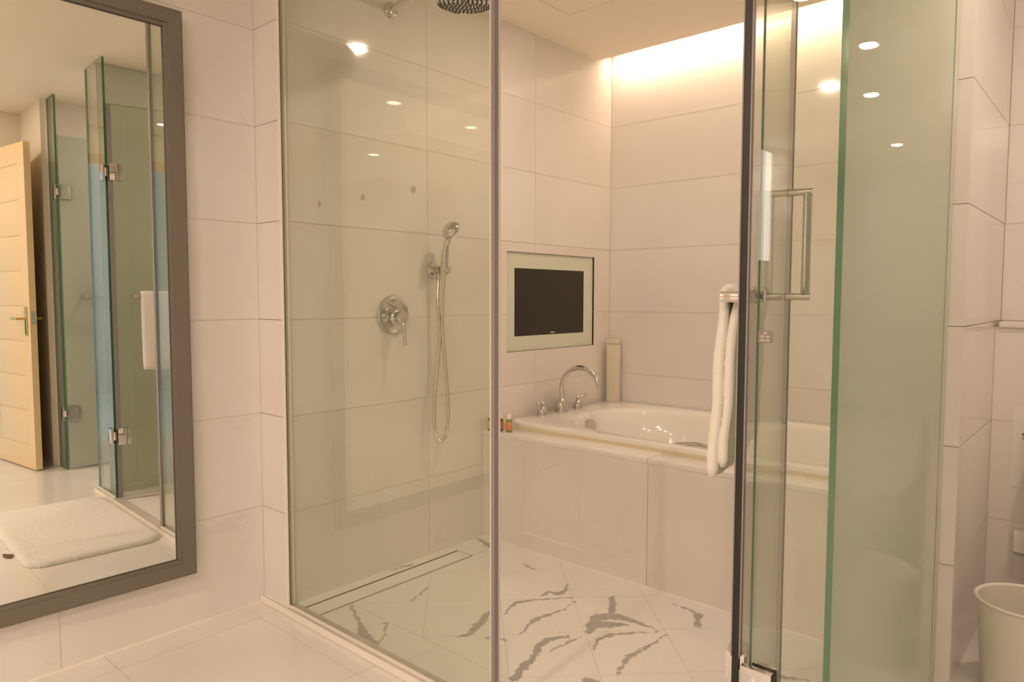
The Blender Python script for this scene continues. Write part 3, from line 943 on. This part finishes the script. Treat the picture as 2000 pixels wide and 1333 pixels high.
def superring(cx, cy, a, b, e, z, n=96):
    out = []
    for i in range(n):
        t = 2 * math.pi * i / n
        c, s_ = math.cos(t), math.sin(t)
        out.append(Vector((cx + a * math.copysign(abs(c) ** (2 / e), c), cy + b * math.copysign(abs(s_) ** (2 / e), s_), z)))
    return out
tub = thing('bathtub', (-1.31, 2.91, ZD), 'white built-in bathtub with oval basin', 'bathtub')
tx0, tx1, ty0, ty1 = -2.205, XG - .013, 2.456, YB - .013
cx, cy = (tx0 + tx1) / 2, (ty0 + ty1) / 2
ax, ay = (tx1 - tx0) / 2, (ty1 - ty0) / 2
bm = bmesh.new()
RIM = .546
bx0, bx1, by0, by1 = -2.035, -.50, 2.525, 3.285
bcx, bcy, bax, bay = (bx0 + bx1) / 2, (by0 + by1) / 2, (bx1 - bx0) / 2, (by1 - by0) / 2
spec_ = [(cx, cy, ax - .001, ay - .001, 14, ZD - .0185), (cx, cy, ax, ay, 14, ZD + .001), (cx, cy, ax, ay, 14, RIM - .006), (cx, cy, ax - .002, ay - .002, 14, RIM - .001), (cx, cy, ax - .008, ay - .008, 12, RIM + .001),
         (bcx, bcy, bax + .012, bay + .012, 3.2, RIM + .0005), (bcx, bcy, bax, bay, 3.0, RIM - .004), (bcx, bcy, bax - .010, bay - .010, 2.9, RIM - .018),
         (bcx, bcy, bax - .035, bay - .035, 2.8, RIM - .12), (bcx, bcy, bax - .07, bay - .06, 2.8, RIM - .28), (bcx, bcy, bax - .12, bay - .10, 2.8, RIM - .37), (bcx, bcy, bax - .20, bay - .16, 2.6, RIM - .40)]
rings = []
for a in spec_:
    rings.append([bm.verts.new(p) for p in superring(*a)])
for a, b in zip(rings, rings[1:]):
    bridge(bm, a, b)
bm.faces.new(rings[-1])
finish(bm, 'basin', M_PORC, tub, 40)
box('caulk_bead', (tx0, ty0 - .004, ZD - .001), (tx1, ty0 + .002, ZD + .013), pbr('tan_caulk_gap_shade', (.72, .63, .46), .6), tub)  # tan caulk, its height and colour also standing in for the shadow gap
ovx = bx0 + .032
lathe('overflow', [(0, 0), (.031, 0), (.031, .050), (.028, .055), (0, .056)], (-2.045, 2.880, .486), (1, -.22, .10), M_CHROME, tub, n=32)
pts = []
for i in range(13):
    t = i / 12
    pts.append((-1.375 + .21 * t, by0 + .018 + .026 * math.sin(math.pi * t), .531 + .013 * math.sin(math.pi * t)))
tube('grab_handle', pts, .009, M_CHROME, tub, n=12)
lathe('jet', [(0, 0), (.022, 0), (.020, .006), (0, .008)], (-.575, 2.905, .455), (-1, 0, .2), M_CHROME, tub, n=24)

fau = thing('bath_faucet', (-2.15, 2.88, RIM), 'chrome bathtub faucet with arched spout and two lever handles', 'faucet')
FX = -2.168
def bell(y, r, h):
    return [(0, 0), (r, 0), (r * 1.02, h * .25), (r * .95, h * .5), (r * .72, h * .78), (r * .38, h * .97), (r * .3, h), (0, h)]
lathe('spout_base', bell(2.850, .037, .074), (FX, 2.850, RIM), (0, 0, 1), M_CHROME, fau)
pts = [(FX, 2.850, RIM + .06), (FX, 2.850, RIM + .10)]
for i in range(21):
    a = math.pi - (math.pi * .94) * i / 20
    pts.append((FX + .118 + .118 * math.cos(a), 2.850, .661 + .116 * math.sin(a)))
tube('spout', spline(pts, 2), .0125, M_CHROME, fau, n=20)
for y, sgn in ((2.695, -1), (2.990, 1)):
    hb = lathe('handle', bell(y, .028, .047), (FX, y, RIM), (0, 0, 1), M_CHROME, fau)
    bm = bmesh.new()
    add_lathe(bm, [(0, -.0125), (.0088, -.0088), (.0125, 0), (.0088, .0088), (0, .0125)], (FX, y, RIM + .057), (0, 0, 1), 20)
    finish(bm, 'ball', M_CHROME, hb, 180)
    bm = bmesh.new()
    dirv = Vector((.25, sgn, .10)).normalized()
    add_lathe(bm, [(0, 0), (.006, .003), (.0075, .014), (.0125, .036), (.0115, .050), (.005, .060), (0, .061)], Vector((FX, y, RIM + .058)) + dirv * .006, dirv, 16)
    finish(bm, 'lever', M_CHROME, hb, 180)

box_o = thing('upright_box', (-2.150, 3.29, RIM), 'tall cream fabric box standing upright in the tub corner', 'box')
box('box_body', (-2.196, 3.298, RIM), (-2.132, 3.345, .868), M_CLOTH, box_o, bevel=.006)
box('box_lid', (-2.1975, 3.2965, .869), (-2.1305, 3.3465, .892), M_CLOTH, box_o, bevel=.006)

# toiletry bottles
def bottle(x, y, glasscol, labcol, labcol2, label):
    t = thing('toiletry_bottle', (x, y, ZD), label, 'bottle', 'toiletry bottles on the tub deck')
    g_ = pbr('bottle_glass', glasscol, .08, coat=.4)
    r = .0145
    lathe('bottle_body', [(0, 0), (r * .9, 0), (r, .002), (r, .050), (r * .92, .055), (r * .62, .0585), (r * .6, .061), (0, .061)], (x, y, ZD), (0, 0, 1), g_, t, n=28)
    c = lathe('cap', [(0, 0), (.0098, 0), (.0098, .010), (.0085, .014), (.0095, .016), (.007, .0215), (0, .0225)], (x, y, ZD + .059), (0, 0, 1), M_TRIMW, t, n=24)
    for (a0, a1, z0, z1, col) in ((-1.5, .35, .010, .046, labcol), (-1.2, .2, .012, .024, labcol2)):
        bm = bmesh.new()
        R_ = r + (.0003 if z1 > .03 else .0005)
        base = math.atan2(-y, -x)
        lo_, hi_ = [], []
        for i in range(13):
            a = base + a0 + (a1 - a0) * i / 12 + .55
            lo_.append(bm.verts.new((x + R_ * math.cos(a), y + R_ * math.sin(a), ZD + z0)))
            hi_.append(bm.verts.new((x + R_ * math.cos(a), y + R_ * math.sin(a), ZD + z1)))
        for i in range(12):
            bm.faces.new((lo_[i], lo_[i + 1], hi_[i + 1], hi_[i]))
        finish(bm, 'paper_label', pbr('label_print', col, .6), t, 180)
bottle(-2.192, 2.347, (.16, .19, .03), (.72, .60, .12), (.55, .48, .10), 'green toiletry bottle with a yellow label, nearest the shower wall')
bottle(-2.148, 2.362, (.26, .10, .012), (.66, .14, .05), (.60, .24, .17), 'amber toiletry bottle with a red label, middle of the three')
bottle(-2.102, 2.372, (.22, .27, .06), (.78, .30, .14), (.70, .24, .10), 'green toiletry bottle with an orange label, nearest the tub')

# ------------------------------------------------------------------ television in the wall
tv = thing('wall_television', (XS - .01, 2.857, .864), 'built-in bathroom television with pale green glass surround above the tub', 'television')
box('glass_surround', (XS - .030, TV[0] + .001, TV[2] + .001), (XS - .0095, TV[1] - .001, TV[3] - .001), M_TVG, tv)
box('screen', (XS - .012, 2.562, .9375), (XS - .0089, 3.131, 1.268), M_SCREEN, tv)
box('logo', (XS - .0090, 2.842, .9450), (XS - .0085, 2.876, .9500), M_LOGO, tv)

# ------------------------------------------------------------------ shower fittings
rs = thing('rain_shower', (XS, 1.813, 2.24), 'chrome overhead rain shower on a wall arm', 'shower head')
lathe('wall_flange', [(0, 0), (.031, 0), (.031, .004), (.026, .009), (.012, .012), (0, .012)], (XS, 1.813, 2.246), (1, 0, 0), M_CHROME, rs)
tube('arm', spline([(XS + .004, 1.813, 2.246), (XS + .12, 1.813, 2.272), (XS + .30, 1.813, 2.300), (XS + .375, 1.813, 2.296), (XS + .410, 1.813, 2.262), (XS + .412, 1.813, 2.21)], 6), .0115, M_BRUSH, rs, n=18)
HXc = XS + .412
hd = lathe('head', [(0, .042), (.020, .040), (.026, .022), (.05, .014), (.102, .010), (.108, .004), (.108, -.010), (.104, -.016), (.099, -.018), (.097, -.0125), (0, -.0125)], (HXc, 1.813, 2.182), (0, 0, 1), M_CHROME, rs, n=56)
bm = bmesh.new()
for k, (rr, n_) in enumerate(((0.012, 6), (.028, 12), (.044, 20), (.060, 26), (.076, 34), (.090, 40))):
    for i in range(n_):
        a = 2 * math.pi * (i + .5 * (k % 2)) / n_
        add_lathe(bm, [(.0036, 0), (.0028, -.0055), (0, -.006)], (HXc + rr * math.cos(a), 1.813 + rr * math.sin(a), 2.182 - .0125), (0, 0, 1), 6)
nz_ = finish(bm, 'nozzles', M_RUB, hd, None); nz_['kind'] = 'stuff'

mx_ = thing('shower_mixer', (XS, 1.806, 1.055), 'round chrome shower mixer plate with lever and diverter knob', 'mixer')
lathe('cover_plate', [(0, 0), (.078, 0), (.078, .004), (.074, .010), (.064, .013), (.060, .0105), (0, .0105)], (XS, 1.808, 1.056), (1, 0, 0), M_CHROME, mx_, n=56)
lathe('diverter_knob', [(0, 0), (.016, 0), (.016, .010), (.012, .016), (.006, .018), (0, .018)], (XS + .010, 1.812, 1.100), (1, 0, 0), M_CHROME, mx_, n=24)
lathe('body', [(0, 0), (.033, 0), (.033, .022), (.028, .028), (.024, .030), (.024, .042), (.027, .044), (.027, .058), (.022, .064), (0, .066)], (XS + .010, 1.806, 1.047), (1, 0, 0), M_CHROME, mx_, n=36)
tube('lever', spline([(XS + .064, 1.808, 1.032), (XS + .070, 1.808, 1.010), (XS + .073, 1.808, .978), (XS + .074, 1.808, .938)], 5), [.0085] * 6 + [.0078] * 10, M_CHROME, mx_, n=16)

hold = thing('shower_holder', (XS, 2.028, 1.24), 'round chrome wall bracket holding the hand shower', 'bracket')
lathe('wall_flange', [(0, 0), (.0335, 0), (.0335, .006), (.029, .011), (0, .012)], (XS, 2.028, 1.241), (1, 0, 0), M_CHROME, hold, n=36)
bm = bmesh.new()
add_tube(bm, [(XS + .010, 2.028, 1.241), (XS + .050, 2.028, 1.241)], .0165, 28)
finish(bm, 'bracket_arm', M_CHROME, hold, 40)
bm = bmesh.new()
add_lathe(bm, [(.0125, -.017), (.019, -.017), (.020, .0), (.019, .017), (.0125, .017), (.0125, -.017)], (XS + .070, 2.028, 1.241), (0.12, 0, 1), 28)
finish(bm, 'cradle', M_CHROME, hold, 40)
lathe('end_button', [(0, 0), (.0165, 0), (.0165, .006), (.013, .012), (0, .014)], (XS + .084, 2.028, 1.241), (1, 0, 0), M_CHROME, hold, n=28)
lathe('hose_outlet', [(0, 0), (.0105, 0), (.0105, .022), (0, .022)], (XS + .036, 2.026, 1.204), (0, 0, 1), M_CHROME, hold, n=20)
hs = thing('hand_shower', (XS + .066, 2.03, 1.20), 'chrome hand shower with a long looped metal hose', 'hand shower')
hp = [(XS + .0675, 2.028, 1.222), (XS + .0705, 2.028, 1.262), (XS + .074, 2.028, 1.300), (XS + .080, 2.028, 1.335), (XS + .092, 2.028, 1.362), (XS + .108, 2.028, 1.388)]
tube('handle', spline(hp, 5), [.0115 + .004 * math.sin(min(1, i / 16) * math.pi) for i in range(26)], M_CHROME, hs, n=20)
bm = bmesh.new()
axh = Vector((.20, .75, -.63)).normalized()
ch = Vector((XS + .112, 2.028, 1.402))
add_lathe(bm, [(0, -.030), (.018, -.029), (.033, -.020), (.0425, -.004), (.0445, .004), (.043, .010), (.036, .0125), (0, .0115)], ch, axh, 36)
finish(bm, 'spray_head', M_CHROME, hs, 50)
bm = bmesh.new()
uu, vv, _ = frame_for(axh)
for rr, n_ in ((.010, 6), (.020, 12), (.030, 18)):
    for i in range(n_):
        a = 2 * math.pi * i / n_
        add_lathe(bm, [(.0017, 0), (.0012, .002), (0, .0022)], ch + axh * .0115 + uu * (rr * math.cos(a)) + vv * (rr * math.sin(a)), axh, 6)
o_ = finish(bm, 'nozzles', M_RUB, hs); o_['kind'] = 'stuff'
XH = -2.178
hose_pts = [(XS + .036, 2.026, 1.206), (XH - .004, 2.012, 1.10), (XH, 2.020, .98), (XH, 2.008, .86), (XH + .002, 1.986, .72), (XH + .004, 1.979, .62), (XH + .006, 1.990, .545), (XH + .008, 2.014, .520),
            (XH + .010, 2.042, .545), (XH + .010, 2.056, .62), (XH + .010, 2.051, .74), (XH + .010, 2.036, .88), (XH + .012, 2.022, 1.0), (XH + .014, 2.024, 1.12), (XS + .0675, 2.028, 1.224)]
pth = spline(hose_pts, 30)
tube('hose', pth, [.0072 + (.0006 if i % 2 else -.0004) for i in range(len(pth))], pbr('hose_metal', (.70, .64, .52), .25, metal=1.0), hs, n=12)

dr = thing('linear_drain', (-2.135, 1.74, ZS), 'long linear shower drain with tiled insert along the wall', 'drain')
box('channel', (DRX0, 1.347, -.001), (DRX1, DRY1, .0015), M_DARK, dr)
bm = bmesh.new()
add_box(bm, (DRX0 + .0105, 1.349, .0015), (DRX1 - .0095, DRY1 - .005, ZS - .0005))
finish(bm, 'tile_insert', calacatta(DRX0, DRX1, 1.349, DRY1), dr)
box('frame_strip', (DRX0, 1.347, .0015), (DRX0 + .0008, DRY1, ZS - .0012), M_BRUSH, dr)
box('frame_strip', (DRX1 - .0008, 1.347, .0015), (DRX1, DRY1, ZS - .0012), M_BRUSH, dr)

# ------------------------------------------------------------------ toilet compartment
bn = thing('waste_bin', (-.18, 2.40, 0), 'oval cream plastic waste bin beside the marble wall', 'bin')
bm = bmesh.new()
def oval(cx_, cy_, a, b, z, rot, n=56):
    c, s_ = math.cos(rot), math.sin(rot)
    return [bm.verts.new((cx_ + c * x - s_ * y, cy_ + s_ * x + c * y, z)) for x, y in [(a * math.cos(2 * math.pi * i / n), b * math.sin(2 * math.pi * i / n)) for i in range(n)]]
BC = (-.175, 2.402)
ringsB = [oval(*BC, .108, .100, 0, .2), oval(*BC, .112, .104, .004, .2), oval(*BC, .130, .122, .272, .2), oval(*BC, .1365, .1285, .2745, .2), oval(*BC, .138, .130, .279, .2), oval(*BC, .1345, .1265, .2825, .2), oval(*BC, .127, .119, .278, .2), oval(*BC, .109, .101, .006, .2)]
for a, b in zip(ringsB, ringsB[1:]): bridge(bm, a, b)
bm.faces.new(ringsB[0][::-1]); bm.faces.new(ringsB[-1])
finish(bm, 'bin_body', M_BIN, bn, 50)

sg = thing('notice', (-.16, 2.935, .47), 'white paper notice on the wall above the toilet', 'sign')
box('sheet', (-.290, 2.9352, .480), (-.020, 2.9368, .756), M_PAPER, sg)
rotm = Matrix.Rotation(R(90), 3, 'X')
text('lettering', 'S', .030, Vector((-.2585, 2.9349, .657)), rotm, M_INK, sg)
lathe('printed_mark', [(0, 0), (.008, 0), (.008, .0003), (0, .0003)], (-.245, 2.9351, .596), (0, -1, 0), M_LEAF, sg, n=16, smooth=None)

wc = thing('toilet', (.0, 2.75, 0), 'white toilet with its lid raised against the wall', 'toilet')
TX = -.055
bm = bmesh.new()
def egg(cy_, a, b, z, n=40):
    return [bm.verts.new((TX + a * math.cos(2 * math.pi * i / n), cy_ + b * math.sin(2 * math.pi * i / n), z)) for i in range(n)]
rb = [egg(2.78, .09, .135, 0), egg(2.78, .095, .14, .02), egg(2.77, .10, .145, .15), egg(2.745, .135, .175, .30), egg(2.74, .150, .185, .36), egg(2.74, .153, .188, .385), egg(2.74, .122, .150, .385), egg(2.74, .10, .125, .28), egg(2.75, .05, .065, .20)]
for a, b in zip(rb, rb[1:]): bridge(bm, a, b)
bm.faces.new(rb[0][::-1]); bm.faces.new(rb[-1])
finish(bm, 'bowl', M_PORC, wc, 50)
def lidshape(name, y, thick, inner):
    bm = bmesh.new()
    o_, i_ = [], []
    n = 48
    for k in range(n):
        a = 2 * math.pi * k / n
        o_.append((TX + .185 * math.cos(a), .40 + .21 + .225 * math.sin(a) - .02))
        i_.append((TX + .125 * math.cos(a), .40 + .21 + .155 * math.sin(a) - .02))
    def yy(z): return y + (z - .40) * .14
    fo = [bm.verts.new((x, yy(z), z)) for x, z in o_]; bo = [bm.verts.new((x, yy(z) + thick, z)) for x, z in o_]
    bridge(bm, fo, bo)
    if inner:
        fi = [bm.verts.new((x, yy(z), z)) for x, z in i_]; bi = [bm.verts.new((x, yy(z) + thick, z)) for x, z in i_]
        bridge(bm, fi, fo); bridge(bm, bo, bi); bridge(bm, bi, fi)
    else:
        bm.faces.new(fo); bm.faces.new(bo[::-1])
    es = [e for e in bm.edges if e.is_manifold and e.calc_face_angle(0) > 1.0]
    bmesh.ops.bevel(bm, geom=es, offset=min(.005, thick * .3), segments=2, affect='EDGES')
    finish(bm, name, M_PORC, wc, 50)
lidshape('lid', 2.838, .016, False)
lidshape('seat_ring', 2.812, .018, True)
box('fill_valve', (-.272, 2.895, .262), (-.215, 2.9365, .338), M_PORC, wc, bevel=.006)

# ------------------------------------------------------------------ bath mat and paper tag on the floor
def make_mat():
    bm = bmesh.new()
    rnd = random.Random(5)
    x0, x1, y0, y1, r = -1.365, -.385, .752, 1.292, .09
    NX, NY = 120, 66
    def inside(x, y):
        dx = max(x0 + r - x, x - (x1 - r), 0); dy = max(y0 + r - y, y - (y1 - r), 0)
        return r - math.hypot(dx, dy) if dx or dy else r
    grid = {}
    for i in range(NX + 1):
        for j in range(NY + 1):
            x = x0 + (x1 - x0) * i / NX; y = y0 + (y1 - y0) * j / NY
            # pull the corners of the grid onto the rounded outline
            dx = (x0 + r - x) if x < x0 + r else ((x1 - r) - x if x > x1 - r else 0)
            dy = (y0 + r - y) if y < y0 + r else ((y1 - r) - y if y > y1 - r else 0)
            if dx and dy:
                m = max(abs(dx), abs(dy)); h = math.hypot(dx, dy); k = m / h
                x += dx * (1 - k); y += dy * (1 - k)
                edge = r - m
            else:
                edge = min(x - x0, x1 - x, y - y0, y1 - y)
            z = .006 + .016 * (1 - math.exp(-max(edge, 0) / .008)) + rnd.uniform(-.0013, .0013)
            jx = rnd.uniform(-.0022, .0022); jy = rnd.uniform(-.0022, .0022)
            grid[i, j] = bm.verts.new((x + jx, y + jy, z))
    for i in range(NX):
        for j in range(NY):
            bm.faces.new((grid[i, j], grid[i + 1, j], grid[i + 1, j + 1], grid[i, j + 1]))
    rim = [grid[i, 0] for i in range(NX + 1)] + [grid[NX, j] for j in range(1, NY + 1)] + [grid[i, NY] for i in range(NX - 1, -1, -1)] + [grid[0, j] for j in range(NY - 1, 0, -1)]
    low = [bm.verts.new((v.co.x, v.co.y, .0005)) for v in rim]
    bridge(bm, low, rim)
    bm.faces.new(low[::-1])
    return finish(bm, 'bath_mat', M_MAT, None, 180)
tag(make_mat(), 'thick white bath mat in front of the shower, seen in the mirror', 'bath mat')
bm = bmesh.new()
ring_ = [(-1.145, .740), (-1.128, .726), (-1.098, .716), (-1.068, .720), (-1.080, .742), (-1.110, .750)]
lo_ = [bm.verts.new((x, y, .0008)) for x, y in ring_]; hi_ = [bm.verts.new((x, y, .0035 + .004 * (k % 2))) for k, (x, y) in enumerate(ring_)]
bm.faces.new(hi_); bm.faces.new(lo_[::-1]); bridge(bm, lo_, hi_)
tag(finish(bm, 'dry_leaf', M_LEAF), 'small brown leaf-shaped scrap at the edge of the bath mat', 'leaf')

# ------------------------------------------------------------------ lamps
def downlight(x, y, label, watts=DOWN_W, z=ZC, r=.042):
    t = thing('downlight', (x, y, z), label, 'ceiling light', 'recessed ceiling downlights')
    lathe('trim_ring', [(r, .0), (r + .012, -.001), (r + .013, -.003), (r + .010, -.0045), (r + .001, -.004), (r, .0)], (x, y, z), (0, 0, 1), M_TRIMW, t, n=36)
    lathe('lens', [(0, -.0008), (r + .001, -.0008), (r + .001, -.0016), (0, -.0016)], (x, y, z), (0, 0, 1), M_LENS, t, n=32, smooth=None)
    l = bpy.data.lights.new('downlight_glow', 'AREA'); l.shape = 'DISK'; l.size = r * 1.9; l.energy = watts; l.color = WARM
    o = bpy.data.objects.new('downlight_glow', l); o.location = (x, y, z - .006)
    o.visible_glossy = True
    link(o, t)
downlight(-1.42, 2.24, 'recessed ceiling downlight over the shower, reflected in the tub wall', DOWN_W * .60, r=.050)
downlight(-1.10, -.44, 'recessed ceiling downlight nearest the framed mirror, reflected bright in the big screen')
downlight(.154, -.52, 'recessed ceiling downlight near the entrance, leftmost reflection in the wide screen')
downlight(-.08, -1.15, 'recessed downlight in the dropped ceiling, lowest reflection in the wide screen', z=2.30)
downlight(-1.053, -1.256 + .0, 'recessed ceiling downlight, topmost reflection in the narrow screen')
downlight(-1.285, -2.21, 'recessed ceiling downlight, middle reflection in the narrow screen')
downlight(-1.529, -3.93, 'recessed ceiling downlight at the far end, lowest reflection in the narrow screen')
downlight(.12, 2.10, 'recessed ceiling downlight inside the toilet compartment', DOWN_W * .72)
downlight(.80, .55, 'added unseen ceiling downlight that brightens the entrance door', DOWN_W * .6)  # added lamp, seen nowhere; gives the entrance door its light

cv = thing('cove_light', (-1.31, 3.30, 2.45), 'warm linear light hidden in the ceiling slot above the tub', 'strip light')
box('strip_body', (XS + .02, 3.283, 2.445), (XG - .03, 3.313, 2.463), M_TRIMW, cv)
box('strip_lens', (XS + .025, 3.287, 2.441), (XG - .035, 3.309, 2.445), emit('strip_lens_glow', COVE_COL, 12.0), cv)
l = bpy.data.lights.new('cove_glow', 'AREA'); l.shape = 'RECTANGLE'; l.size = 1.74; l.size_y = .02; l.energy = COVE_W; l.color = COVE_COL
o = bpy.data.objects.new('cove_glow', l); o.location = (-1.312, 3.300, 2.4385); o.rotation_euler = (R(38), 0, 0); link(o, cv)

wl = thing('wall_light', (XM + .01, -3.23, 1.43), 'tall narrow lit wall lamp reflected white in the narrow screen', 'wall light')
box('back_plate', (XM + .0005, -3.37, 1.43), (XM + .012, -3.10, 2.36), M_BRUSH, wl)
box('diffuser', (XM + .012, -3.365, 1.44), (XM + .03, -3.11, 2.35), emit('diffuser_glow', (1, .93, .82), 9.0), wl, bevel=.01)

# small grey sticker with five pale fields on the edge of the narrow screen
stk = box('glass_sticker', (XE + .0030, YG - .0069, 1.0430), (XE + .0310, YG - .0061, 1.0655), M_STEELPL, narrow)
for (x0, x1, z0, z1) in ((.0100, .0175, .0165, .0205), (.0050, .0125, .0095, .0140), (.0150, .0225, .0095, .0140), (.0050, .0125, .0025, .0070), (.0150, .0225, .0025, .0070)):
    box('printed_field', (XE + x0 + .003, YG - .0073, 1.0430 + z0), (XE + x1 + .003, YG - .0068, 1.0430 + z1), M_FIELD, stk)
